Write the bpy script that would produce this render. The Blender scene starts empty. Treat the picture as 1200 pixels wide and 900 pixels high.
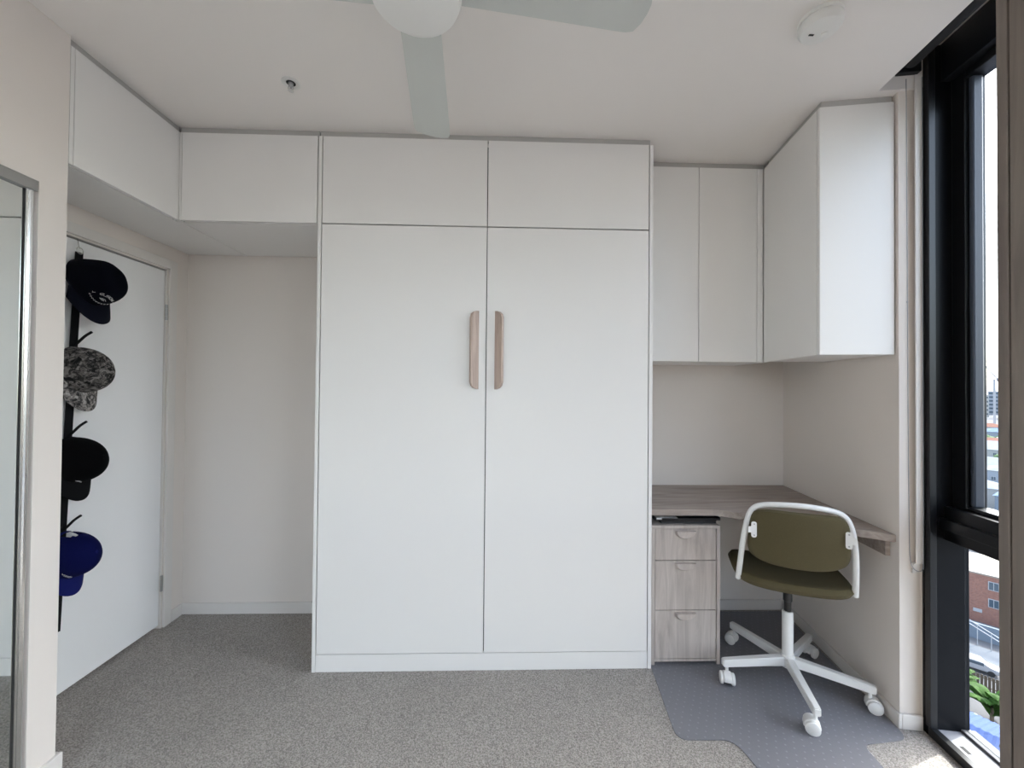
import bpy, bmesh, math, random
from mathutils import Vector, Matrix
random.seed(7)
scene = bpy.context.scene
COL = scene.collection
PI = math.pi

# ------------------------------------------------------------------ camera
CAM_H = 1.34
FPX = 465.0
yaw, pitch, roll = 0.0294, 0.0114, 0.0088
fwd = Vector((math.sin(yaw)*math.cos(pitch), math.cos(yaw)*math.cos(pitch), math.sin(pitch)))
rgt = Vector((math.cos(yaw), -math.sin(yaw), 0))
upv = rgt.cross(fwd)
r2 = rgt*math.cos(roll) + upv*math.sin(roll)
u2 = -rgt*math.sin(roll) + upv*math.cos(roll)
cam_d = bpy.data.cameras.new('camera')
cam_d.sensor_fit = 'HORIZONTAL'; cam_d.sensor_width = 36.0
cam_d.lens = FPX/1200.0*36.0
cam_d.clip_start = 0.02; cam_d.clip_end = 5000
cam = bpy.data.objects.new('camera', cam_d); COL.objects.link(cam)
mw = Matrix.Identity(4)
for i in range(3):
    mw[i][0] = r2[i]; mw[i][1] = u2[i]; mw[i][2] = -fwd[i]
mw[2][3] = CAM_H
cam.matrix_world = mw
scene.camera = cam

# ------------------------------------------------------------------ facade frame (s along the glass, t outwards)
AR = 0.163
W0 = Vector((1.7507, 2.4061, 0))
DV = Vector((math.sin(AR), math.cos(AR), 0)); NV = Vector((math.cos(AR), -math.sin(AR), 0))
MF = Matrix.Identity(4)
for i in range(3):
    MF[i][0] = -DV[i]; MF[i][1] = NV[i]; MF[i][2] = (0, 0, 1)[i]; MF[i][3] = W0[i]
def F(s, t, z): return MF @ Vector((s, t, z))

# ------------------------------------------------------------------ world, sun, exposure
world = bpy.data.worlds.new('World'); scene.world = world; world.use_nodes = True
nt = world.node_tree; nt.nodes.clear()
sky = nt.nodes.new('ShaderNodeTexSky'); sky.sky_type = 'NISHITA'; sky.sun_disc = False
sky.sun_elevation = math.radians(43); sky.sun_rotation = math.radians(73)
sky.air_density = 1.0; sky.dust_density = 3.0; sky.ozone_density = 1.0
hs = nt.nodes.new('ShaderNodeHueSaturation'); hs.inputs['Saturation'].default_value = 0.6
bgn = nt.nodes.new('ShaderNodeBackground'); bgn.inputs['Strength'].default_value = 0.45
wo = nt.nodes.new('ShaderNodeOutputWorld')
nt.links.new(sky.outputs[0], hs.inputs['Color']); nt.links.new(hs.outputs[0], bgn.inputs['Color']); nt.links.new(bgn.outputs[0], wo.inputs['Surface'])
sun_d = bpy.data.lights.new('sun', 'SUN'); sun_d.energy = 3.2; sun_d.angle = math.radians(0.53); sun_d.color = (1.0, .95, .88)
sun = bpy.data.objects.new('sun', sun_d); COL.objects.link(sun)
sun_dir = Vector((-.956*math.cos(math.radians(43)), -.292*math.cos(math.radians(43)), -math.sin(math.radians(43))))
sun.rotation_euler = sun_dir.to_track_quat('-Z', 'Y').to_euler(); sun.location = (8, 4, 9)
vs = scene.view_settings
vs.view_transform = 'Standard'; vs.look = 'None'; vs.gamma = 1.0; vs.use_curve_mapping = False
vs.exposure = 1.58
YREAR = -1.75
MR = Matrix(((-1, 0, 0, 0), (0, -1, 0, YREAR), (0, 0, 1, 0), (0, 0, 0, 1)))     # rear wall frame: s = -x, t = outwards
def portal(s0, s1, z0, z1, name, fr=MF):
    d = bpy.data.lights.new(name, 'AREA'); d.shape = 'RECTANGLE'; d.size = s1-s0; d.size_y = z1-z0
    d.cycles.is_portal = True
    o = bpy.data.objects.new(name, d); COL.objects.link(o)
    o.location = fr @ Vector(((s0+s1)/2, .30, (z0+z1)/2))
    o.rotation_euler = (-Vector(fr.col[1][:3])).to_track_quat('-Z', 'Z').to_euler()
portal(.88, 1.60, .02, 2.6, 'window_portal')
portal(2.45, 3.85, .02, 2.6, 'fill_portal_facade')  # portal for the added facade window out of view
portal(-.5, 1.1, .02, 2.6, 'fill_portal_rear', MR)  # portal for the added rear window

# ------------------------------------------------------------------ materials
def mat_new(name):
    m = bpy.data.materials.new(name); m.use_nodes = True
    n = m.node_tree; n.nodes.clear()
    out = n.nodes.new('ShaderNodeOutputMaterial'); b = n.nodes.new('ShaderNodeBsdfPrincipled')
    n.links.new(b.outputs[0], out.inputs[0])
    return m, n, b, out
def plain(name, col, rough=.5, metal=0, bump=0, bscale=80, spec=.5, var=0, vscale=4):
    m, n, b, out = mat_new(name)
    b.inputs['Base Color'].default_value = (*col, 1); b.inputs['Roughness'].default_value = rough
    b.inputs['Metallic'].default_value = metal; b.inputs['Specular IOR Level'].default_value = spec
    tc = n.nodes.new('ShaderNodeTexCoord')
    if bump:
        t = n.nodes.new('ShaderNodeTexNoise'); t.inputs['Scale'].default_value = bscale; t.inputs['Detail'].default_value = 3
        n.links.new(tc.outputs['Object'], t.inputs['Vector'])
        bp = n.nodes.new('ShaderNodeBump'); bp.inputs['Strength'].default_value = bump; bp.inputs['Distance'].default_value = .002
        n.links.new(t.outputs['Fac'], bp.inputs['Height']); n.links.new(bp.outputs[0], b.inputs['Normal'])
    if var:
        t = n.nodes.new('ShaderNodeTexNoise'); t.inputs['Scale'].default_value = vscale; t.inputs['Detail'].default_value = 4
        n.links.new(tc.outputs['Object'], t.inputs['Vector'])
        r = n.nodes.new('ShaderNodeValToRGB')
        r.color_ramp.elements[0].position = .3; r.color_ramp.elements[1].position = .7
        r.color_ramp.elements[0].color = (*[c*(1-var) for c in col], 1); r.color_ramp.elements[1].color = (*[min(1, c*(1+var)) for c in col], 1)
        n.links.new(t.outputs['Fac'], r.inputs['Fac']); n.links.new(r.outputs[0], b.inputs['Base Color'])
    return m
def wood(name, dark, light, scale, rough=.5):
    m, n, b, out = mat_new(name)
    tc = n.nodes.new('ShaderNodeTexCoord'); mp = n.nodes.new('ShaderNodeMapping'); mp.inputs['Scale'].default_value = scale
    n.links.new(tc.outputs['Object'], mp.inputs['Vector'])
    t = n.nodes.new('ShaderNodeTexNoise'); t.inputs['Scale'].default_value = 1.0; t.inputs['Detail'].default_value = 7; t.inputs['Roughness'].default_value = .62; t.inputs['Distortion'].default_value = .9
    n.links.new(mp.outputs[0], t.inputs['Vector'])
    r = n.nodes.new('ShaderNodeValToRGB'); r.color_ramp.elements[0].position = .32; r.color_ramp.elements[1].position = .68
    r.color_ramp.elements[0].color = (*dark, 1); r.color_ramp.elements[1].color = (*light, 1)
    n.links.new(t.outputs['Fac'], r.inputs['Fac']); n.links.new(r.outputs[0], b.inputs['Base Color'])
    bp = n.nodes.new('ShaderNodeBump'); bp.inputs['Strength'].default_value = .12; bp.inputs['Distance'].default_value = .001
    n.links.new(t.outputs['Fac'], bp.inputs['Height']); n.links.new(bp.outputs[0], b.inputs['Normal'])
    b.inputs['Roughness'].default_value = rough
    return m
M = {}
M['wall'] = plain('wall_paint', (.815, .755, .705), .7, bump=.05, bscale=220)
M['ceil'] = plain('ceiling_paint', (.86, .82, .785), .85, bump=.04, bscale=200)
M['cab'] = plain('white_melamine', (.85, .832, .81), .38, bump=.05, bscale=500)
M['infill'] = plain('shade_tinted_infill_strip', (.50, .485, .465), .5)  # greyer than the cupboards: shade under the ceiling is painted in
M['trim'] = plain('white_gloss_trim', (.78, .745, .71), .45)
M['door'] = plain('door_paint', (.89, .89, .895), .45, bump=.03, bscale=150)
M['fanw'] = plain('fan_hub_white', (.80, .79, .76), .5)
M['fanb'] = plain('fan_blade_pale_grey_green', (.60, .615, .585), .45)
M['black'] = plain('black_window_metal', (.006, .007, .009), .32, spec=.5)
M['jamb'] = plain('black_gloss_panel', (.007, .008, .010), .24, spec=.16)
M['chrome'] = plain('brushed_aluminium', (.72, .72, .71), .22, 1.0)
M['sill'] = plain('pale_sill_metal', (.27, .275, .30), .6, spec=.2)
M['rail'] = plain('grey_rail_metal', (.10, .10, .11), .6, spec=.2)
M['hinge'] = plain('hinge_steel', (.45, .45, .45), .3, 1.0)
M['mirror'] = plain('mirror_silver', (.74, .765, .745), .02, 1.0)
M['gap'] = plain('gap_shade_and_rubber', (.02, .02, .02), .8)  # rubber and dark slots, and the painted shade in door gaps
M['cwhite'] = plain('chair_white_powdercoat', (.82, .815, .80), .4)
M['cblack'] = plain('chair_black_plastic', (.012, .012, .013), .35)
M['olive'] = plain('olive_fabric', (.088, .070, .030), .9, bump=.5, bscale=900, var=.12, vscale=400)
M['navy'] = plain('navy_cap_cloth', (.004, .005, .012), .9, bump=.3, bscale=600, spec=.15)
M['capblack'] = plain('black_cap_cloth', (.005, .005, .006), .9, bump=.3, bscale=600, spec=.15)
M['capblue'] = plain('royal_blue_cap_cloth', (.006, .010, .11), .85, bump=.3, bscale=600, spec=.2)
M['strap'] = plain('black_webbing', (.006, .006, .007), .85, bump=.3, bscale=700, spec=.2)
M['thread'] = plain('white_embroidery', (.75, .75, .77), .8)
M['tag'] = plain('white_cap_label', (.8, .8, .8), .8)
M['laptop'] = plain('black_laptop_shell', (.015, .015, .017), .35)
M['laptopedge'] = plain('dark_grey_tray', (.05, .05, .055), .4)
M['chain'] = plain('grey_bead_chain', (.30, .30, .32), .4)
M['blindfab'] = plain('charcoal_blind_fabric', (.02, .02, .022), .85)
M['oak_desk'] = wood('grey_oak_desk', (.24, .195, .17), (.46, .395, .35), (2.2, 26, 26), .5)
M['oak_drawer'] = wood('grey_oak_drawer', (.38, .33, .30), (.60, .54, .50), (24, 24, 2.2), .55)
M['oak_half'] = wood('pale_oak_pull', (.46, .40, .365), (.66, .59, .55), (24, 24, 8), .55)
M['oak_tall'] = wood('taupe_oak_wardrobe', (.15, .12, .10), (.24, .20, .172), (18, 18, 1.6), .6)
M['oak_pull'] = wood('oak_pull', (.40, .30, .25), (.60, .48, .41), (60, 60, 4), .5)
# camouflage
def camo():
    m, n, b, out = mat_new('grey_camouflage_cloth')
    tc = n.nodes.new('ShaderNodeTexCoord')
    t = n.nodes.new('ShaderNodeTexNoise'); t.inputs['Scale'].default_value = 42; t.inputs['Detail'].default_value = 4; t.inputs['Roughness'].default_value = .7; t.inputs['Distortion'].default_value = 1.2
    n.links.new(tc.outputs['Object'], t.inputs['Vector'])
    r = n.nodes.new('ShaderNodeValToRGB'); r.color_ramp.interpolation = 'CONSTANT'
    e = r.color_ramp.elements; e[0].position = 0; e[0].color = (.018, .018, .018, 1); e[1].position = .42; e[1].color = (.075, .07, .068, 1)
    q = e.new(.49); q.color = (.24, .22, .21, 1); q = e.new(.57); q.color = (.44, .41, .39, 1)
    n.links.new(t.outputs['Fac'], r.inputs['Fac']); n.links.new(r.outputs[0], b.inputs['Base Color']); b.inputs['Roughness'].default_value = .9
    return m
M['camo'] = camo()
def carpet():
    m, n, b, out = mat_new('grey_loop_carpet')
    tc = n.nodes.new('ShaderNodeTexCoord')
    t = n.nodes.new('ShaderNodeTexNoise'); t.inputs['Scale'].default_value = 230; t.inputs['Detail'].default_value = 3; t.inputs['Roughness'].default_value = .6
    v = n.nodes.new('ShaderNodeTexVoronoi'); v.inputs['Scale'].default_value = 170
    big = n.nodes.new('ShaderNodeTexNoise'); big.inputs['Scale'].default_value = 3.0; big.inputs['Detail'].default_value = 3
    for q in (t, v, big): n.links.new(tc.outputs['Object'], q.inputs['Vector'])
    r = n.nodes.new('ShaderNodeValToRGB'); r.color_ramp.elements[0].position = .36; r.color_ramp.elements[1].position = .64
    r.color_ramp.elements[0].color = (.25, .232, .214, 1); r.color_ramp.elements[1].color = (.60, .56, .52, 1)
    n.links.new(t.outputs['Fac'], r.inputs['Fac'])
    mx = n.nodes.new('ShaderNodeMixRGB'); mx.blend_type = 'MULTIPLY'; mx.inputs['Fac'].default_value = .25
    n.links.new(r.outputs[0], mx.inputs['Color1']); n.links.new(big.outputs['Fac'], mx.inputs['Color2'])
    n.links.new(mx.outputs[0], b.inputs['Base Color'])
    ad = n.nodes.new('ShaderNodeMath'); ad.operation = 'SUBTRACT'; n.links.new(t.outputs['Fac'], ad.inputs[0]); n.links.new(v.outputs['Distance'], ad.inputs[1])
    bp = n.nodes.new('ShaderNodeBump'); bp.inputs['Strength'].default_value = .8; bp.inputs['Distance'].default_value = .004
    n.links.new(ad.outputs[0], bp.inputs['Height']); n.links.new(bp.outputs[0], b.inputs['Normal'])
    b.inputs['Roughness'].default_value = 1.0; b.inputs['Specular IOR Level'].default_value = .1
    return m
M['carpet'] = carpet()
def glass():
    m, n, b, out = mat_new('window_glass'); n.nodes.remove(b)
    tr = n.nodes.new('ShaderNodeBsdfTransparent'); tr.inputs[0].default_value = (.93, .96, .97, 1)
    gl = n.nodes.new('ShaderNodeBsdfGlossy'); gl.inputs['Roughness'].default_value = .01
    lw = n.nodes.new('ShaderNodeLayerWeight'); lw.inputs['Blend'].default_value = .5
    pw = n.nodes.new('ShaderNodeMath'); pw.operation = 'POWER'; pw.inputs[1].default_value = 5.0; n.links.new(lw.outputs['Facing'], pw.inputs[0])
    fr = n.nodes.new('ShaderNodeMath'); fr.operation = 'MULTIPLY_ADD'; fr.inputs[1].default_value = .9; fr.inputs[2].default_value = .03; n.links.new(pw.outputs[0], fr.inputs[0])
    mx = n.nodes.new('ShaderNodeMixShader')
    n.links.new(fr.outputs[0], mx.inputs[0]); n.links.new(tr.outputs[0], mx.inputs[1]); n.links.new(gl.outputs[0], mx.inputs[2]); n.links.new(mx.outputs[0], out.inputs[0])
    return m
M['glass'] = glass()
def vinyl():
    m, n, b, out = mat_new('smoky_clear_vinyl')
    tc = n.nodes.new('ShaderNodeTexCoord'); mp = n.nodes.new('ShaderNodeMapping'); mp.inputs['Scale'].default_value = (34, 34, 34); mp.inputs['Rotation'].default_value = (0, 0, .55)
    n.links.new(tc.outputs['Object'], mp.inputs['Vector'])
    v = n.nodes.new('ShaderNodeTexVoronoi'); v.inputs['Scale'].default_value = 1.0; v.inputs['Randomness'].default_value = .12; v.voronoi_dimensions = '2D'
    n.links.new(mp.outputs[0], v.inputs['Vector'])
    r = n.nodes.new('ShaderNodeValToRGB'); r.color_ramp.elements[0].position = .08; r.color_ramp.elements[1].position = .16
    r.color_ramp.elements[0].color = (1, 1, 1, 1); r.color_ramp.elements[1].color = (0, 0, 0, 1)
    n.links.new(v.outputs['Distance'], r.inputs['Fac'])
    mixc = n.nodes.new('ShaderNodeMixRGB'); mixc.inputs['Color1'].default_value = (.37, .37, .40, 1); mixc.inputs['Color2'].default_value = (.48, .48, .51, 1)
    n.links.new(r.outputs[0], mixc.inputs['Fac']); n.links.new(mixc.outputs[0], b.inputs['Base Color'])
    b.inputs['Roughness'].default_value = .38; b.inputs['Specular IOR Level'].default_value = .55
    bp = n.nodes.new('ShaderNodeBump'); bp.inputs['Strength'].default_value = .5; bp.inputs['Distance'].default_value = .002
    n.links.new(r.outputs[0], bp.inputs['Height']); n.links.new(bp.outputs[0], b.inputs['Normal'])
    tr = n.nodes.new('ShaderNodeBsdfTransparent'); tr.inputs[0].default_value = (.72, .72, .78, 1)
    mx = n.nodes.new('ShaderNodeMixShader'); mx.inputs[0].default_value = .5
    n.links.new(tr.outputs[0], mx.inputs[1]); n.links.new(b.outputs[0], mx.inputs[2]); n.links.new(mx.outputs[0], out.inputs[0])
    return m
M['vinyl'] = vinyl()

# ------------------------------------------------------------------ helpers
WM = {}                                             # own record of world matrices
def tag(o, label=None, cat=None, group=None, kind=None):
    if label: o['label'] = label
    if cat: o['category'] = cat
    if group: o['group'] = group
    if kind: o['kind'] = kind
    return o
def thing(name, label, cat, mat=Matrix.Identity(4), group=None):
    o = bpy.data.objects.new(name, None); COL.objects.link(o); o.empty_display_size = .05
    o.matrix_world = mat; WM[o] = mat.copy()
    return tag(o, label, cat, group)
def T(x, y, z, rz=0): return Matrix.Translation((x, y, z)) @ Matrix.Rotation(rz, 4, 'Z')
def obj(name, bm, mat, parent=None, frame=None, smooth=False, origin=None):
    """bm is in frame coordinates (frame None: the parent's local space, or the world when there is no parent)."""
    pm = WM.get(parent, Matrix.Identity(4)) if parent else Matrix.Identity(4)
    if frame is not None: bm.transform((pm.inverted() if parent else Matrix.Identity(4)) @ frame)
    loc = Matrix.Identity(4)
    if not parent:
        if origin is None:
            xs = [v.co for v in bm.verts]
            lo = Vector((min(v.x for v in xs), min(v.y for v in xs), min(v.z for v in xs))); hi = Vector((max(v.x for v in xs), max(v.y for v in xs), max(v.z for v in xs)))
            origin = Vector(((lo.x+hi.x)/2, (lo.y+hi.y)/2, lo.z))
        loc = Matrix.Translation(origin); bm.transform(loc.inverted())
    bmesh.ops.recalc_face_normals(bm, faces=bm.faces)
    me = bpy.data.meshes.new(name); bm.to_mesh(me); bm.free()
    if smooth:
        for p in me.polygons: p.use_smooth = True
        try: me.set_sharp_from_angle(angle=math.radians(40))
        except Exception: pass
    for mm in (mat if isinstance(mat, (list, tuple)) else [mat]): me.materials.append(mm)
    o = bpy.data.objects.new(name, me); COL.objects.link(o)
    if parent:
        o.parent = parent; WM[o] = pm.copy()
    else:
        o.matrix_world = loc; WM[o] = loc
    return o
I4 = Matrix.Identity(4)
def addbox(bm, x0, x1, y0, y1, z0, z1, bev=0):
    vs = [bm.verts.new((x, y, z)) for z in (z0, z1) for y in (y0, y1) for x in (x0, x1)]
    fs = [bm.faces.new([vs[i] for i in f]) for f in ((0, 2, 3, 1), (4, 5, 7, 6), (0, 1, 5, 4), (2, 6, 7, 3), (0, 4, 6, 2), (1, 3, 7, 5))]
    if bev:
        es = list({e for f in fs for e in f.edges})
        bmesh.ops.bevel(bm, geom=es, offset=bev, segments=2, affect='EDGES', profile=.5)
    return bm
def box(name, x0, x1, y0, y1, z0, z1, mat, parent=None, frame=I4, bev=.0, smooth=False):
    bm = bmesh.new(); addbox(bm, x0, x1, y0, y1, z0, z1, bev)
    return obj(name, bm, mat, parent, frame, smooth)
def boxes(name, lst, mat, parent=None, frame=I4, bev=0):
    bm = bmesh.new()
    for b in lst: addbox(bm, *b, bev)
    return obj(name, bm, mat, parent, frame)
def prism(bm, pts, z0, z1, cap=True):
    lo = [bm.verts.new((x, y, z0)) for x, y in pts]; hi = [bm.verts.new((x, y, z1)) for x, y in pts]
    n = len(pts)
    if cap: bm.faces.new(lo[::-1]); bm.faces.new(hi)
    for i in range(n): bm.faces.new((lo[i], lo[(i+1) % n], hi[(i+1) % n], hi[i]))
    return bm
def lathe(bm, prof, n=32, M4=None):
    rings = []
    for r, z in prof:
        if r < 1e-6: rings.append([bm.verts.new((0, 0, z))])
        else: rings.append([bm.verts.new((r*math.cos(2*PI*k/n), r*math.sin(2*PI*k/n), z)) for k in range(n)])
    for a, b in zip(rings, rings[1:]):
        for k in range(n):
            k2 = (k+1) % n
            if len(a) == 1 and len(b) == 1: continue
            if len(a) == 1: bm.faces.new((a[0], b[k], b[k2]))
            elif len(b) == 1: bm.faces.new((a[k], a[k2], b[0]))
            else: bm.faces.new((a[k], a[k2], b[k2], b[k]))
    if M4 is not None: bmesh.ops.transform(bm, matrix=M4, verts=[v for r in rings for v in r])
    return bm
def catmull(pts, n=8, closed=False):
    P = [Vector(p) for p in pts]; out = []
    m = len(P)
    for i in range(m if closed else m-1):
        if closed: a, b, c, d = P[i-1], P[i], P[(i+1) % m], P[(i+2) % m]
        else: a, b, c, d = P[max(i-1, 0)], P[i], P[i+1], P[min(i+2, m-1)]
        for k in range(n):
            t = k/n
            out.append(.5*((2*b)+(c-a)*t+(2*a-5*b+4*c-d)*t*t+(3*b-a-3*c+d)*t**3))
    if not closed: out.append(P[-1])
    return out
def tube(bm, pts, r, n=10, cap=True):
    pts = [Vector(p) for p in pts]; rings = []
    up = None
    for i, p in enumerate(pts):
        d = (pts[min(i+1, len(pts)-1)]-pts[max(i-1, 0)]).normalized()
        if up is None:
            up = Vector((0, 0, 1)) if abs(d.z) < .9 else Vector((1, 0, 0))
        a = d.cross(up).normalized(); up = a.cross(d).normalized()
        rr = r[i] if isinstance(r, (list, tuple)) else r
        rings.append([bm.verts.new(p+a*rr*math.cos(2*PI*k/n)+up*rr*math.sin(2*PI*k/n)) for k in range(n)])
    for A, B in zip(rings, rings[1:]):
        for k in range(n): bm.faces.new((A[k], A[(k+1) % n], B[(k+1) % n], B[k]))
    if cap: bm.faces.new(rings[0][::-1]); bm.faces.new(rings[-1])
    return bm
def struct(o): o['kind'] = 'structure'; return o

# ------------------------------------------------------------------ measured levels
ZC = 2.565; ZT = 2.534; ZG = 2.117; ZK = .084
YM = 1.901; YB = 2.406; XO = -1.519; XW = -1.861
XML, XGL, XC, XGR, XMR = -.873, -.8556, -.0694, .7179, .7365
# ================================================================== SETTING
fl = bmesh.new()
fb = F(4.25, .08, 0); ff = F(0, .08, 0)
prism(fl, [(XW-.05, YB+.05), (XW-.05, YREAR-.27), (F(4.2, .26, 0).x, YREAR-.27), (F(.0, .26, 0).x, F(0, .26, 0).y), (F(0, .26, 0).x, YB+.05)], -.12, 0)
struct(obj('floor', fl, M['carpet'], frame=I4))
# ceiling: stops at the blind slot beside the glass
cl = bmesh.new()
pA, pB = F(.872, -.082, 0), F(4.25, -.082, 0)
pC, pD = F(.872, .11, 0), F(0, .11, 0)
prism(cl, [(XW-.1, YB+.1), (XW-.1, YREAR-.001), (pB.x, YREAR-.001), (pA.x, pA.y), (pC.x, pC.y), (pD.x, YB+.1)], ZC, ZC+.16)
ceil = struct(obj('ceiling', cl, M['ceil'], frame=I4))
box('slot_top', .872, 4.25, -.14, .35, ZC+.16, ZC+.20, M['ceil'], ceil, MF)
struct(box('wall_back', XW-.1, F(0, .12, 0).x, YB, YB+.1, 0, ZC, M['wall']))
# door wall with the door opening
DY0, DY1, DZ = 1.435, 2.256, 1.981
struct(boxes('wall_door', [(XW-.1, XW, DY1+.004, YB, 0, ZC), (XW-.1, XW, DY0-.1, DY0-.004, 0, ZC), (XW-.1, XW, DY0-.004, DY1+.004, DZ+.004, ZC)], M['wall']))
struct(box('door_light_block', XW-.16, XW-.12, DY0-.15, YB, -.02, ZC, M['wall']))  # unseen backing added close behind the door to block light through its gaps
# near left wall with the mirrored wardrobe opening
struct(boxes('wall_left', [(XO-.34, XO, 1.34, 1.425, 0, ZC), (XO-.34, XO, -.62, 1.34, 2.006, ZC), (XO-.34, XO, YREAR, -.62, 0, ZC), (XO-.62, XO-.58, -.62, 1.34, 0, 2.006)], M['wall']))
struct(boxes('wall_rear', [(XW-.1, -1.113, YREAR-.24, YREAR, 0, ZC+.16), (.513, 1.45, YREAR-.24, YREAR, 0, ZC+.16), (-1.113, .513, YREAR-.24, YREAR-.0, ZC+.158, ZC+.25)], M['wall']))
struct(boxes('wall_right', [(-.1, .86, .0, .075, 0, ZC+.16), (.5, .8625, .0755, .22, 0, ZC+.2)], M['wall'], frame=MF))
# facade wall behind the tall wardrobe and at the rear
struct(boxes('wall_window', [(1.625, 2.40, .078, .26, 0, ZC+.16), (3.9, 4.3, .078, .26, 0, ZC+.16)], M['wall'], frame=MF))
# skirtings
def skirting(name, segs, frame=I4):
    return struct(boxes(name, segs, M['trim'], frame=frame, bev=.003))
skirting('baseboard_back', [(XW+.001, XML-.004, YB-.013, YB-.001, 0, .065)])
skirting('baseboard_study', [(1.096, 1.73, YB-.013, YB-.001, 0, .062)])
skirting('baseboard_door', [(XW+.001, XW+.013, 2.318, YB-.014, 0, .065)])
skirting('baseboard_left', [(XO-.001, XO+.013, 1.342, 1.438, 0, .067), (XO-.33, XO-.002, 1.4255, 1.438, 0, .067)])
skirting('baseboard_right', [(.015, .874, -.013, -.001, 0, .058), (.861, .874, -.0005, .074, 0, .058)], MF)
# door with casing and hinges
d1 = struct(box('door_1', XW-.049, XW-.010, DY0, DY1, .018, DZ-.004, M['door'], bev=.002))
for z in (1.746, .248):
    bm = bmesh.new()
    for k in range(4): lathe(bm, [(0, -.011), (.0065, -.010), (.0065, .010), (0, .011)], 10, Matrix.Translation((XW+.002, DY1+.001, z-.033+k*.022)))
    h = obj('hinge', bm, M['hinge'], d1, I4, True)
tr = bmesh.new()
addbox(tr, XW+.0005, XW+.013, DY1+.010, DY1+.060, 0, DZ+.06, .003)
addbox(tr, XW+.0005, XW+.013, DY0-.005, DY1+.010, DZ+.010, DZ+.06, .003)
struct(obj('trim_1', tr, M['trim'], frame=I4))
lin = boxes('door_lining', [(XW-.10, XW, DY1+.0025, DY1+.0038, 0, DZ+.003), (XW-.1, XW, DY0, DY1, DZ+.0025, DZ+.0038)], M['trim'])
struct(lin); lin.name = 'trim_2'

# ================================================================== WINDOW
WS0, WS1 = .875, 1.60
def window(name, s0, s1, drain=True, MF=MF):
    root = thing(name, None, None, MF @ Matrix.Translation(((s0+s1)/2, .2, 0))); root['kind'] = 'structure'
    P = lambda n, a, b, c, d, e, f, m, bev=.0015: box(n, a, b, c, d, e, f, m, root, MF, bev)
    P('jamb', s0-.012, s0+.012, .079, .222, 0, ZC+.155, M['jamb'])
    P('jamb', s1, s1+.024, .079, .26, 0, ZC+.155, M['jamb'])
    P('jamb_bead', s0+.004, s0+.026, .076, .100, .036, ZC+.15, M['black'])
    P('header', s0+.012, s1, .13, .26, 2.57, ZC+.155, M['black'])
    P('transom', s0+.012, s1, .135, .245, .765, .895, M['black'])
    P('transom_nose', s0+.012, s1, .118, .137, .81, .85, M['black'])
    P('threshold', s0+.012, s1, .079, .104, .0, .034, M['black'])
    sl = P('sill', s0+.012, s1, .1045, .190, .0005, .026, M['sill'])
    if drain: box('drain_slot', s0+.085, s0+.118, .122, .136, .0255, .0268, M['gap'], sl, MF)
    P('bottom_rail', s0+.012, s1, .1905, .24, .0, .036, M['rail'])
    # lower fixed pane, upper sash and pane
    P('pane', s0+.0125, s1-.001, .205, .211, .036, .765, M['glass'], 0)
    sh = []
    a, b, c, d = s0+.012, s1-.001, .896, 2.569
    bm = bmesh.new()
    for q in ((a, a+.055, .165, .235, c, d), (b-.055, b, .165, .235, c, d), (a+.055, b-.055, .165, .235, c, c+.014), (a+.055, b-.055, .165, .235, d-.03, d)): addbox(bm, *q, .003)
    sash = obj('sash', bm, M['black'], root, MF)
    bm = bmesh.new()
    for q in ((a+.0555, a+.073, .175, .212, c+.0145, d-.031), (b-.073, b-.0555, .175, .212, c+.0145, d-.031)): addbox(bm, *q, .006)
    obj('glazing_bead', bm, plain('slate_blue_bead', (.040, .05, .07), .4), sash, MF)
    box('sash_pane', a+.055, b-.055, .2125, .219, c+.014, d-.03, M['glass'], sash, MF)
    return root
window('window_1', WS0, WS1)
window('fill_window_facade', 2.415, 3.885, False)  # unseen window added behind the camera to bring in fill light
window('fill_window_rear', -.5, 1.1, False, MR)  # invented rear opening, out of view, added to brighten the room
# roller blind in the ceiling slot, with chain on the wall return
bl = thing('roller_blind', 'rolled-up charcoal blind with bead chain hanging on the white wall return by the window', 'blind', MF @ Matrix.Translation((1.3, .02, 2.6)))
bm = bmesh.new(); tube(bm, [(.90, .010, 2.665), (1.66, .010, 2.665)], .038, 20); obj('roller', bm, M['blindfab'], bl, MF, True)
box('bracket', .876, .8985, -.025, .055, 2.615, 2.72, M['black'], bl, MF, .002)
box('side_channel', .8745, .8795, .046, .071, .66, ZC+.1, M['trim'], bl, MF, .001)
ch = catmull([(.879, .014, 2.60), (.879, .016, 1.9), (.879, .018, 1.2), (.879, .021, .80), (.879, .024, .68), (.882, .034, .642), (.886, .050, .634), (.886, .062, .645), (.885, .066, .70), (.884, .067, 1.2), (.884, .067, 2.6)], 10)
bm = bmesh.new(); tube(bm, ch, .0014, 6); obj('bead_chain', bm, M['chain'], bl, MF, True)
bm = bmesh.new(); bmesh.ops.create_icosphere(bm, subdivisions=1, radius=.0035, matrix=Matrix.Translation((.879, .016, 1.70))); obj('chain_stop', bm, M['chain'], bl, MF, True)
bm = bmesh.new(); lathe(bm, [(0, 0), (.013, .0), (.015, .004), (.013, .012), (0, .013)], 20, Matrix.Translation((.8615, .052, .648)) @ Matrix.Rotation(PI/2, 4, 'Y')); addbox(bm, .8615, .868, .040, .064, .618, .635, .001)
obj('chain_tensioner', bm, M['trim'], bl, MF, True)

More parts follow.
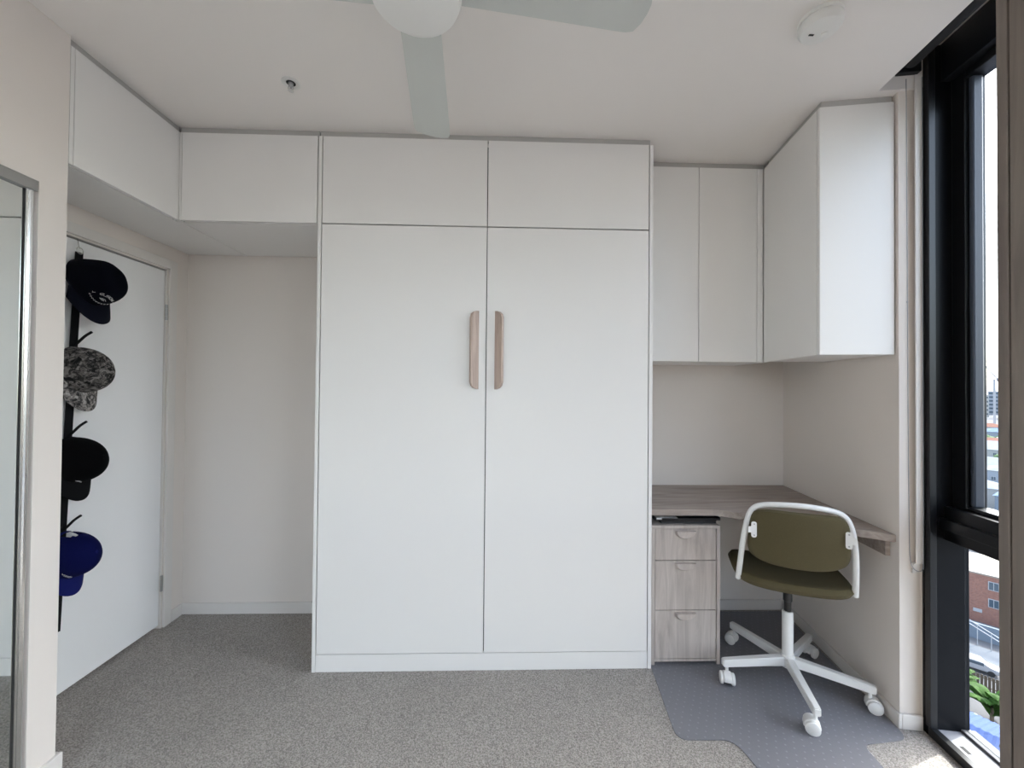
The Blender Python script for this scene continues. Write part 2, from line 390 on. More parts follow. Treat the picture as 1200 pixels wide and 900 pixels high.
# ================================================================== WALL BED TOWER
bed = thing('wall_bed', 'tall white fold-down wall bed cabinet with two wooden pulls', 'cabinet', T(XC, YM+.2, 0))
C = M['cab']
box('side_panel', XML, XGL-.0015, YM, YB-.003, 0, ZT, C, bed, bev=.001)
box('side_panel', XGR+.0015, XMR, YM, YB-.003, 0, ZT, C, bed, bev=.001)
box('kick_panel', XGL, XGR, YM+.002, YM+.02, 0, ZK-.003, C, bed, bev=.001)
box('shelf', XGL, XGR, YM+.09, YB-.02, ZG-.012, ZG+.006, C, bed)
box('cabinet_top', XGL, XGR, YM+.022, YB-.003, ZT-.02, ZT-.002, C, bed)
box('back_panel', XGL, XGR, YB-.018, YB-.004, .02, ZT-.021, C, bed)
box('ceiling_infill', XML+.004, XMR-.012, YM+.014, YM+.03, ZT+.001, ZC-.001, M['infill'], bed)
for (a, b, sgn) in ((XGL+.003, XC-.002, -1), (XC+.002, XGR-.003, 1)):
    dr = box('bed_door', a, b, YM, YM+.02, ZK+.001, ZG-.004, C, bed, bev=.0012)
    # slanted wooden lip pull with clipped ends
    bm = bmesh.new()
    xi = -.1045 if sgn < 0 else -.029
    z0, z1 = 1.335, 1.711; cx = .028
    prof = [(0, z0), (0, z1), (.5, z1-.006), (.85, z1-.018), (1, z1-.036), (1, z0+.036), (.85, z0+.018), (.5, z0+.006)]
    f1 = [bm.verts.new((xi+sgn*k*.033, YM-.0006-k*.030, z)) for k, z in prof]
    f2 = [bm.verts.new((xi+sgn*(.012+k*.031), YM-.0006-k*.022, z)) for k, z in prof]
    n_ = len(prof); bm.faces.new(f1); bm.faces.new(f2[::-1])
    for i in range(n_): bm.faces.new((f1[i], f1[(i+1) % n_], f2[(i+1) % n_], f2[i]))
    obj('pull', bm, M['oak_pull'], dr, I4)
    box('top_door', a, b, YM, YM+.02, ZG+.002, ZT, C, bed, bev=.0012)

def shade_or_seal(parent, x0, x1, y, z0, z1, frame=I4, along='y'):  # black strip behind a door gap, standing in for the shade inside
    if along == 'y': box('gap_shade', x0, x1, y, y+.001, z0, z1, M['gap'], parent, frame)
    else: box('gap_shade', y, y+.001, x0, x1, z0, z1, M['gap'], parent, frame)
for a, b in ((XC-.008, XC+.008),): shade_or_seal(bed, a, b, YM+.0205, ZK, ZT-.022)
for a, b in ((XGL, XGL+.008), (XGR-.008, XGR)): shade_or_seal(bed, a, b, YM+.0205, ZK, ZT-.022)
shade_or_seal(bed, XGL+.009, XC-.009, YM+.0205, ZG-.008, ZG+.007); shade_or_seal(bed, XC+.009, XGR-.009, YM+.0205, ZG-.008, ZG+.007)
shade_or_seal(bed, XGL+.009, XC-.009, YM+.0205, ZK-.006, ZK+.006); shade_or_seal(bed, XC+.009, XGR-.009, YM+.0205, ZK-.006, ZK+.006)
# ================================================================== OVERHEAD CUPBOARDS, LEFT
oc = thing('overhead_cupboard', 'white overhead cupboard bridging the alcove beside the wall bed', 'cupboard', T(-1.2, YM+.2, ZG))
X1 = XML-.003
box('cupboard_door', -1.507, X1-.0025, YM, YM+.018, ZG+.001, ZT, C, oc, bev=.0012)
boxes('carcass', [(XO+.003, X1, YM+.022, YB-.003, ZG, ZG+.018), (XO+.003, X1, YM+.022, YB-.003, ZT-.02, ZT-.002), (X1-.016, X1, YM+.022, YB-.003, ZG+.019, ZT-.021), (XO+.003, XO+.019, YM+.022, YB-.003, ZG+.019, ZT-.021)], C, oc)
box('corner_filler', XO+.0005, -1.5095, YM+.001, YM+.018, ZG, ZT, C, oc)
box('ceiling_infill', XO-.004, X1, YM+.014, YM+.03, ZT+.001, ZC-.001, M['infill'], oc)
shade_or_seal(oc, X1-.008, X1+.0008, YM+.0188, ZG+.001, ZT-.002); shade_or_seal(oc, -1.512, -1.503, YM+.0188, ZG+.001, ZT-.002)
oc = thing('overhead_cupboard', 'white overhead cupboard above the room door and hanging caps', 'cupboard', T(-1.7, 1.65, ZG))
box('cupboard_door', XO-.018, XO, 1.443, YM-.006, ZG+.001, ZT, C, oc, bev=.0012)
boxes('carcass', [(XW+.003, XO-.022, 1.43, YB-.003, ZG+.001, ZG+.017), (XW+.003, XO-.022, 1.43, YB-.003, ZT-.02, ZT-.002), (XO-.038, XO-.022, YM+.02, YB-.003, ZG+.017, ZT-.021)], C, oc)
box('seam_strip', XO-.0215, XO+.0025, YM+.019, YB-.004, ZG-.003, ZG+.012, C, oc)
shade_or_seal(oc, 1.4385, 1.446, XO-.0195, ZG+.001, ZT-.002, along='x'); shade_or_seal(oc, YM-.009, YM-.002, XO-.0195, ZG+.001, ZT-.002, along='x')
box('end_filler', XO-.018, XO-.001, 1.428, 1.4405, ZG, ZT, C, oc)
box('corner_filler', XO-.018, XO-.0005, YM-.0045, YM+.0005, ZG, ZT, C, oc)
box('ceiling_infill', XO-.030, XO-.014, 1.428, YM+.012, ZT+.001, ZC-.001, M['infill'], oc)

# ================================================================== WALL CUPBOARDS, RIGHT
YU = 2.084; XS = 1.4074; ZB = 1.4925
wc = thing('wall_cupboard', 'white two-door wall cupboard hung over the desk against the back wall', 'cupboard', T(1.07, YU+.15, ZB))
XL_ = XMR+.003
for a, b in ((XL_+.002, 1.054), (1.057, 1.371)):
    box('cupboard_door', a, b, YU, YU+.018, ZB, ZT, C, wc, bev=.0012)
box('corner_filler', 1.3735, XS-.001, YU+.001, YU+.018, ZB, ZT, C, wc, bev=.0008)
boxes('carcass', [(XL_, XS+.03, YU+.022, YB-.003, ZB, ZB+.018), (XL_, XS+.03, YU+.022, YB-.003, ZT-.02, ZT-.002), (XL_, XL_+.016, YU+.022, YB-.003, ZB+.019, ZT-.021), (1.047, 1.063, YU+.03, YB-.003, ZB+.019, ZT-.021), (1.374, XS+.03, YU+.0225, YU+.04, ZB+.019, ZT-.021)], C, wc)
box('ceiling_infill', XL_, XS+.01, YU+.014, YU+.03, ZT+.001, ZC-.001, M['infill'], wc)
shade_or_seal(wc, 1.050, 1.061, YU+.0188, ZB+.001, ZT-.002); shade_or_seal(wc, 1.367, 1.378, YU+.0188, ZB+.001, ZT-.002)
# side unit in its own frame: p = along the wall towards the room, q = towards the wall
MS = Matrix.Translation((XS, YU, 0)) @ Matrix.Rotation(math.atan2(-DV.y, -DV.x), 4, 'Z')
wc = thing('wall_cupboard', 'white wall cupboard on the side wall next to the window, with broad end panel', 'cupboard', MS @ Matrix.Translation((.23, .14, ZB)))
CN, CW = .4733, .281
def SB(n, *a, bev=.0012): return box(n, *a, C, wc, MS, bev)
SB('cupboard_door', .004, CN-.019, .0, .018, ZB, ZT)
SB('end_panel', CN-.0165, CN, .001, CW, ZB, ZT)
boxes('carcass', [(.03, CN-.018, .022, CW, ZB, ZB+.018), (.03, CN-.018, .022, CW, ZT-.02, ZT-.002), (.03, CN-.018, CW-.012, CW, ZB+.018, ZT-.02)], C, wc, MS)
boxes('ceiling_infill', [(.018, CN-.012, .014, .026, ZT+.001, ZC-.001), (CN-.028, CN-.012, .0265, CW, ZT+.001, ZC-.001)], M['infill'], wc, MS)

# ================================================================== DESK
ZD = .759
dk = thing('corner_desk', 'grey oak corner desk top fixed between wall bed and side wall', 'desk', T(1.2, 2.1, ZD))
def onwall(s, t=-.002): q = F(s, t, 0); return (q.x, q.y)
curve = catmull([(1.045, 1.912, 0), (1.085, 1.898, 0), (1.13, 1.862, 0), (1.25, 1.785, 0), (1.38, 1.712, 0), (1.49, 1.650, 0), (1.56, 1.605, 0)], 6)
outline = [(XMR+.002, YB-.002), (XMR+.002, 1.912)]+[(p.x, p.y) for p in curve]+[(1.597, 1.574), onwall(.846), onwall(.003)]
bm = bmesh.new(); prism(bm, outline, ZD-.030, ZD)
bmesh.ops.bevel(bm, geom=[e for e in bm.edges if abs(e.verts[0].co.z-e.verts[1].co.z) < 1e-6], offset=.0015, segments=2, affect='EDGES')
obj('desk_top', bm, M['oak_desk'], dk, I4)
# support bracket along the side wall, front end chamfered
bm = bmesh.new()
for t in (-.002, -.020):
    pass
pts = [(.30, ZD-.032), (.30, ZD-.05), (.30, ZD-.095), (.818, ZD-.095), (.818, ZD-.032)]
A = [bm.verts.new((s, -.003, z)) for s, z in pts]; B = [bm.verts.new((s, -.021, z)) for s, z in pts]
bm.faces.new(A); bm.faces.new(B[::-1])
for i in range(5): bm.faces.new((A[i], A[(i+1) % 5], B[(i+1) % 5], B[i]))
obj('support_rail', bm, M['oak_desk'], dk, MF)

# ================================================================== DRAWER PEDESTAL
pd = thing('drawer_pedestal', 'grey oak three-drawer pedestal with half-moon pulls under the desk', 'drawers', T(.914, 2.13, 0))
PX0, PX1, PY, PZ = .745, 1.083, 1.92, .678
O = M['oak_drawer']
boxes('carcass', [(PX0, PX0+.016, PY, 2.37, .004, PZ-.0165), (PX1-.016, PX1, PY, 2.37, .004, PZ-.0165), (PX0+.0165, PX1-.0165, PY+.002, 2.37, .018, .030), (PX0+.0165, PX1-.0165, 2.355, 2.37, .031, PZ-.0165)], O, pd, bev=.0008)
box('pedestal_top', PX0, PX1, PY, 2.37, PZ-.016, PZ, O, pd, bev=.001)
def halfmoon(cx, zt, parent):
    bm = bmesh.new(); w, h = .052, .040
    pr = [(cx-w, zt), (cx+w, zt)]+[(cx+w*math.cos(a)*(.98), zt-.003-(h-.003)*math.sin(a)) for a in [PI*k/14 for k in range(1, 14)]]
    y0, y1 = PY+.0028, PY-.016
    A = [bm.verts.new((x, y0, z)) for x, z in pr]
    B = [bm.verts.new((cx+(x-cx)*.88, y1 + .007*((zt-z)/h), zt-(zt-z)*.84)) for x, z in pr]
    bm.faces.new(A[::-1]); bm.faces.new(B); n = len(pr)
    for i in range(n): bm.faces.new((A[i], A[(i+1) % n], B[(i+1) % n], B[i]))
    return obj('pull', bm, M['oak_half'], parent, I4)
for z0, z1 in ((.509, .6605), (.268, .5055), (.032, .2645)):
    d = box('drawer', PX0+.019, PX1-.019, PY+.003, PY+.32, z0, z1, O, pd, bev=.0012)
    halfmoon(.910, z1-.008, d)
# closed laptop and tray on top of the pedestal
lt = thing('closed_laptop', 'closed black laptop lying on the drawer pedestal under the desk', 'laptop', T(.935, 2.06, PZ+.001))
bm = bmesh.new(); addbox(bm, .800, 1.078, 1.945, 2.15, PZ+.001, PZ+.010, .003); obj('laptop_base', bm, M['laptopedge'], lt, I4)
bm = bmesh.new(); addbox(bm, .800, 1.078, 1.943, 2.15, PZ+.011, PZ+.019, .003); obj('laptop_lid', bm, M['laptop'], lt, I4)
fo = thing('document_tray', 'black shallow document tray lying on the closed laptop', 'tray', T(.92, 2.06, PZ+.02))
boxes('tray_body', [(.765, 1.090, 1.932, 2.17, PZ+.0205, PZ+.0235), (.765, .770, 1.932, 2.17, PZ+.024, PZ+.036), (1.085, 1.090, 1.932, 2.17, PZ+.024, PZ+.036), (.8, 1.084, 1.932, 1.936, PZ+.024, PZ+.031)], M['laptop'], fo)
box('paper', .775, .88, 1.938, 2.12, PZ+.024, PZ+.032, M['tag'], fo)

# ================================================================== CHAIR MAT
def rounded(pts, rads, n=8):
    out = []; m = len(pts)
    for i in range(m):
        p = Vector(pts[i]); a = Vector(pts[i-1]); b = Vector(pts[(i+1) % m]); r = rads[i]
        if r <= 0: out.append((p.x, p.y)); continue
        da, db = (a-p).normalized(), (b-p).normalized()
        p0, p1 = p+da*r, p+db*r
        for k in range(n+1):
            t = k/n; q = p0*(1-t)**2+p*2*t*(1-t)+p1*t*t; out.append((q.x, q.y))
    return out
matpts = [(.800, 2.375), (.688, 1.512), (.905, 1.508), (.955, 1.20), (1.352, 1.20), (1.386, 1.478), (1.583, 1.497), (1.716, 2.375)]
bm = bmesh.new(); prism(bm, rounded(matpts, [.02, .05, .05, .05, .05, .03, .04, .02]), .0006, .0034)
tag(obj('chair_mat', bm, M['vinyl'], frame=I4), 'smoky translucent studded floor mat spread on the carpet under the swivel chair', 'mat')

# ================================================================== SWIVEL CHAIR
PHI = -.40
CX, CY = 1.335, 1.805
MAT_Z = .0036
chair = thing('swivel_chair', 'swivel desk chair with olive seat and white tube frame on five casters', 'chair', T(CX, CY, 0, PHI))
W = M['cwhite']
bm = bmesh.new(); lathe(bm, [(0, .072), (.026, .074), (.030, .08), (.030, .125), (.0225, .132), (.0225, .322), (.020, .326), (0, .326)], 28); obj('base_column', bm, W, chair, smooth=True)
bm = bmesh.new(); lathe(bm, [(0, .327), (.0145, .327), (.0145, .372), (.018, .374), (.018, .44), (0, .44)], 20); obj('gas_lift', bm, M['cblack'], chair, smooth=True)
box('seat_plate', -.06, .06, -.05, .09, .4405, .452, M['cblack'], chair, None, .004)
angs = [math.radians(a) for a in (36, 108, 180, 252, 324)]
RL = .285
cast_dirs = [math.radians(a) for a in (20, 130, 250, 150, 330)]
for a, cd in zip(angs, cast_dirs):
    la = a-PHI
    R = Matrix.Rotation(la, 4, 'Z')
    bm = bmesh.new()
    # rectangular beam tapering outwards
    sec = [(.024, .034, .082, .122), (.10, .031, .082, .119), (RL+.012, .026, .077, .110), (RL+.020, .023, .079, .108)]
    rings = []
    for x, w, z0, z1 in sec:
        rings.append([bm.verts.new((x, -w/2, z0)), bm.verts.new((x, w/2, z0)), bm.verts.new((x, w/2, z1)), bm.verts.new((x, -w/2, z1))])
    for A, B in zip(rings, rings[1:]):
        for k in range(4): bm.faces.new((A[k], A[(k+1) % 4], B[(k+1) % 4], B[k]))
    bm.faces.new(rings[0][::-1]); bm.faces.new(rings[-1])
    bmesh.ops.bevel(bm, geom=list(bm.edges), offset=.003, segments=2, affect='EDGES')
    bm.transform(R); obj('base_leg', bm, W, chair, smooth=True)
    # caster
    cm = R @ Matrix.Translation((RL, 0, 0)) @ Matrix.Rotation(cd-a, 4, 'Z') @ Matrix.Translation((.012, 0, MAT_Z+.0255))
    bm = bmesh.new()
    prof = []
    for k in range(13):
        t = math.radians(-10+200*k/12); prof.append((.029*math.cos(t), .029*math.sin(t)))
    A = [bm.verts.new((x, -.016, z)) for x, z in prof]; B = [bm.verts.new((x, .016, z)) for x, z in prof]
    bm.faces.new(A); bm.faces.new(B[::-1]); n = len(prof)
    for i in range(n): bm.faces.new((A[i], A[(i+1) % n], B[(i+1) % n], B[i]))
    bmesh.ops.bevel(bm, geom=list(bm.edges), offset=.002, segments=1, affect='EDGES')
    lathe(bm, [(0, .0), (.007, .0), (.007, .058), (0, .058)], 10, Matrix.Translation((-.012, 0, 0)))
    bm.transform(cm); hood = obj('caster', bm, W, chair, smooth=True)
    for sy in (-1, 1):
        bm = bmesh.new(); lathe(bm, [(0, .0165), (.022, .0165), (.0255, .0185), (.0255, .0275), (.021, .0305), (0, .0305)], 22, Matrix.Rotation(PI/2*(-sy), 4, 'X'))
        bm.transform(cm); obj('wheel', bm, W, hood, smooth=True)
# tube frame
half = [(.216, -.098, .482), (.211, -.118, .56), (.203, -.138, .665), (.192, -.148, .745), (.178, -.148, .798), (.155, -.150, .828), (.120, -.157, .842), (.06, -.172, .852), (0, -.178, .856)]
path = catmull([(-x, y, z) for x, y, z in half]+[(x, y, z) for x, y, z in half[::-1][1:]], 6)
bm = bmesh.new(); tube(bm, path, .0116, 12)
obj('tube_frame', bm, W, chair, smooth=True)
# upholstered shells: rounded slabs on a curved surface
def superell(u, v, n):    # map square to rounded square
    return u, v
def shell(name, fn, th, mat, nu=28, nv=20, rim=.35):
    """fn(u,v)->(point, normal) for u,v in [-1,1]; a closed cushion of thickness th around it"""
    bm = bmesh.new(); top = {}; bot = {}
    for i in range(nu+1):
        for j in range(nv+1):
            u, v = -1+2*i/nu, -1+2*j/nv
            p, nrm = fn(u, v)
            e = min(1, (1-max(abs(u), abs(v)))/rim); k = math.sqrt(max(0, 1-(1-e)**2))
            top[i, j] = bm.verts.new(p+nrm*th*.5*(.02+.98*k))
            bot[i, j] = bm.verts.new(p-nrm*th*.5*(.02+.98*k))
    for i in range(nu):
        for j in range(nv):
            bm.faces.new((top[i, j], top[i+1, j], top[i+1, j+1], top[i, j+1]))
            bm.faces.new((bot[i, j], bot[i, j+1], bot[i+1, j+1], bot[i+1, j]))
    for i in range(nu):
        for j in (0, nv): bm.faces.new((top[i, j], top[i+1, j], bot[i+1, j], bot[i, j]))
    for j in range(nv):
        for i in (0, nu): bm.faces.new((top[i, j], top[i, j+1], bot[i, j+1], bot[i, j]))
    return obj(name, bm, mat, chair, smooth=True)
def squircle(u, v, p=4.5):
    m = max(abs(u), abs(v))
    if m < 1e-9: return 0, 0
    k = m/((abs(u)**p+abs(v)**p)**(1/p))
    return u*k, v*k
def seatfn(u, v):
    a, b = squircle(u, v, 4.2)
    x = a*.228; y = .045+b*.205
    z = .482+.014*(a*a) - .012*max(0, b)**2 + .022*max(0, -b-.45)**2
    return Vector((x, y, z)), Vector((0, 0, 1))
shell('seat', seatfn, .046, M['olive'], nu=44, nv=36, rim=.12)
def backfn(u, v):
    a, b = squircle(u, v, 5)
    wdt = .178+.012*(1-b)*.5
    x = a*wdt
    zz = .715+b*.115
    if b < 0: zz -= .020*(1-a*a)*(-b)
    y = -.150-.030*(1-a*a)+.020*(-b if b < 0 else 0)
    if b > 0: y -= .010*b*(1-a*a)
    return Vector((x, y, zz)), Vector((-a*.25, 1, .05)).normalized()
shell('backrest', backfn, .030, M['olive'], nu=48, nv=36, rim=.1)
for sgn in (-1, 1):
    bm = bmesh.new()
    pl = rounded([(-.011, -.034), (.011, -.034), (.011, -.013), (.025, -.013), (.025, .013), (.011, .013), (.011, .034), (-.011, .034)], [.010, .010, .002, 0, 0, .002, .010, .010], 5)
    prism(bm, pl, 0, .004)
    base = Matrix.Translation((sgn*.168, -.1775, .735)) @ Matrix.Rotation(sgn*-.30, 4, 'Z') @ Matrix.Rotation(PI/2, 4, 'X')
    if sgn < 0: bm.transform(Matrix.Scale(-1, 4, (1, 0, 0)))
    bm.transform(base); cp = obj('clip', bm, W, chair)
    for dz in (-.024, .024):
        bm = bmesh.new(); lathe(bm, [(0, .0042), (.0035, .0042), (.003, .006), (0, .006)], 10, base @ Matrix.Translation((0, dz, 0))); obj('screw', bm, M['hinge'], cp)

# ================================================================== CEILING FAN
FZ = 2.318; FCX, FCY = -.214, .955
fan = thing('ceiling_fan', 'white four-blade ceiling fan with round hub under the ceiling', 'fan', T(FCX, FCY, FZ))
bm = bmesh.new(); lathe(bm, [(0, -.052), (.085, -.050), (.105, -.040), (.112, -.022), (.112, .022), (.098, .045), (.04, .055), (.02, .06), (0, .06)], 48); obj('hub', bm, M['fanw'], fan, smooth=True)
bm = bmesh.new(); lathe(bm, [(0, .0605), (.0125, .0605), (.0125, .19), (.05, .20), (.062, .246), (0, .246)], 32); obj('down_rod', bm, M['fanw'], fan, smooth=True)
for k in range(4):
    a = math.radians(95.6-90*k)
    bm = bmesh.new(); ring = []
    N_ = 16
    for i in range(N_+1):
        q = i/N_; x = .095+q*.495
        w = .057+.012*q
        if q > .9: w *= math.sqrt(max(.02, 1-((q-.9)/.115)**2))*.25+.75
        tw = math.radians(13-6*q)
        row = []
        for yy, zz in ((-w, 0), (-w*.5, .004), (0, .005), (w*.5, .004), (w, 0), (w*.5, -.001), (0, .0), (-w*.5, -.001)):
            dx = -.012*(yy/w)**2*(q > .99)
            row.append(bm.verts.new((x+dx, yy*math.cos(tw)-zz*math.sin(tw), yy*math.sin(tw)+zz*math.cos(tw))))
        ring.append(row)
    for A, B in zip(ring, ring[1:]):
        for j in range(8): bm.faces.new((A[j], A[(j+1) % 8], B[(j+1) % 8], B[j]))
    bm.faces.new(ring[0][::-1]); bm.faces.new(ring[-1])
    bm.transform(Matrix.Rotation(a, 4, 'Z')); obj('blade', bm, M['fanb'], fan, smooth=True)

# ================================================================== CEILING FITTINGS
sd = thing('smoke_alarm', 'round white smoke alarm on the ceiling near the window', 'smoke alarm', T(1.042, 1.262, ZC))
bm = bmesh.new(); lathe(bm, [(0, 0), (.062, 0), (.062, -.011), (.058, -.013), (0, -.013)], 40); obj('base_plate', bm, M['fanw'], sd, smooth=True)
bm = bmesh.new(); lathe(bm, [(0, -.0135), (.060, -.0135), (.062, -.018), (.061, -.030), (.054, -.040), (.030, -.044), (0, -.045)], 40); obj('cover', bm, M['fanw'], sd, smooth=True)
bm = bmesh.new(); lathe(bm, [(0, -.0445), (.010, -.0442), (.010, -.0475), (.008, -.0485), (0, -.0485)], 16, Matrix.Translation((.016, .004, 0))); obj('test_button', bm, M['fanw'], sd, smooth=True)
box('sounder_slot', -.030, -.014, .008, .014, -.0455, -.0415, M['gap'], sd, None)
sp = thing('fire_sprinkler', 'small recessed sprinkler head in the ceiling', 'sprinkler', T(-.855, 1.612, ZC))
bm = bmesh.new(); lathe(bm, [(.014, -.0002), (.0345, -.0002), (.0345, -.003), (.031, -.005), (.018, -.002), (.014, -.0006)], 32); obj('escutcheon', bm, M['fanw'], sp, smooth=True)
bm = bmesh.new(); lathe(bm, [(.0105, -.0003), (.0175, -.0003), (.0175, -.0024), (.0105, -.0024), (.0105, -.0003)], 24); obj('cup', bm, M['gap'], sp)
bm = bmesh.new(); lathe(bm, [(0, -.0005), (.010, -.0005), (.008, -.014), (.004, -.018), (.004, -.030), (0, -.031)], 16); obj('sprinkler_body', bm, M['hinge'], sp, smooth=True)
bm = bmesh.new(); lathe(bm, [(0, -.0315), (.011, -.0315), (.011, -.033), (0, -.033)], 18); tube(bm, [(.009, 0, -.012), (.0105, 0, -.024), (.004, 0, -.0315)], .0016, 6); tube(bm, [(-.009, 0, -.012), (-.0105, 0, -.024), (-.004, 0, -.0315)], .0016, 6); obj('deflector', bm, M['chrome'], sp, smooth=True)

# ================================================================== MIRRORED WARDROBE DOOR
mr = thing('mirrored_wardrobe_door', 'sliding wardrobe door of mirror glass in brushed aluminium frame on the left wall', 'mirror', T(XO-.02, .6, 0))
box('mirror_glass', XO-.016, XO-.011, .2, 1.309, .03, 1.969, M['mirror'], mr)
bm = bmesh.new()
for c, r in ((1.3135, .004), (1.3225, .005)): pass
sty = [(XO-.02, 1.3095), (XO-.004, 1.3095), (XO-.003, 1.313), (XO-.007, 1.316), (XO-.0015, 1.320), (XO+.001, 1.3245), (XO-.0015, 1.329), (XO-.009, 1.331), (XO-.02, 1.331)]
prism(bm, sty, .014, 1.969); obj('stile', bm, M['chrome'], mr, I4)
box('stile', XO-.02, XO-.004, .16, .199, .014, 1.969, M['chrome'], mr, bev=.003)
box('top_track', XO-.04, XO+.002, -.61, 1.336, 1.970, 2.005, plain('grey_aluminium', (.42, .42, .41), .35, .8), mr, bev=.001)
box('bottom_track', XO-.04, XO, -.61, 1.333, 0.0, .012, M['chrome'], mr, bev=.001)
box('shade_or_seal', XO-.017, XO-.0105, 1.3055, 1.3093, .03, 1.9685, M['gap'], mr)
m2 = thing('mirrored_wardrobe_door', 'plain white sliding wardrobe door next to the mirror glass door', 'wardrobe door', T(XO-.04, -.2, 0))
box('door_panel', XO-.06, XO-.045, -.61, .25, .014, 1.969, M['cab'], m2); m2.name = 'wardrobe_sliding_door'

# ================================================================== TALL OAK WARDROBE BY THE WINDOW
tw = thing('tall_wardrobe', 'tall taupe oak wardrobe standing beside the window', 'wardrobe', MF @ Matrix.Translation((2.0, -.2, 0)))
OT = M['oak_tall']; TS, TT = 1.550, -.300
box('side_panel', TS, TS+.0240, TT, .07, 0, 2.42, OT, tw, MF, .0012)
box('side_panel', TS+.66, TS+.68, TT, .07, 0, 2.42, OT, tw, MF, .0012)
for a, b in ((TS+.0280, TS+.339), (TS+.342, TS+.656)):
    box('wardrobe_door', a, b, TT+.001, TT+.019, .07, 2.40, OT, tw, MF, .0012)
boxes('carcass', [(TS+.025, TS+.659, TT+.02, .07, 2.402, 2.42), (TS+.025, TS+.659, TT+.022, .07, .05, .068), (TS+.025, TS+.659, .055, .07, .069, 2.40)], OT, tw, MF)
box('plinth', TS+.025, TS+.659, TT+.04, TT+.055, 0, .049, OT, tw, MF)

# ================================================================== CAP RACK AND CAPS
rk = thing('over_door_cap_rack', 'black webbing strap with hooks hanging over the white door', 'rack', T(XW+.01, 1.77, .3))
sx = XW+.006
zs = [1.921, 1.70, 1.566, 1.30, 1.177, .90, .797, .55, .297]
def sy(z): return 1.731+(z-.297)*.0372
bm = bmesh.new(); L0 = []; 
for z in zs:
    y = sy(z); L0.append([bm.verts.new((sx+dx, y+dy, z)) for dx, dy in ((0, -.016), (0, .016), (.003, .016), (.003, -.016))])
for A, B in zip(L0, L0[1:]):
    for k in range(4): bm.faces.new((A[k], A[(k+1) % 4], B[(k+1) % 4], B[k]))
bm.faces.new(L0[0]); bm.faces.new(L0[-1][::-1])
obj('strap', bm, M['strap'], rk, I4)
yt = sy(1.94)
bm = bmesh.new(); tube(bm, [(XW-.03, yt, DZ+.001), (XW-.004, yt, DZ+.0012), (XW-.001, yt, DZ-.005), (sx-.002, yt, 1.95), (sx+.004, yt, 1.938)], .0016, 8); obj('door_hook', bm, M['chrome'], rk, I4, True)
bm = bmesh.new(); tube(bm, [(sx+.003, yt+.014*math.cos(t), 1.929+.014*math.sin(t)) for t in [2*PI*k/20 for k in range(21)]], .0018, 8); obj('ring', bm, M['chrome'], rk, I4, True)

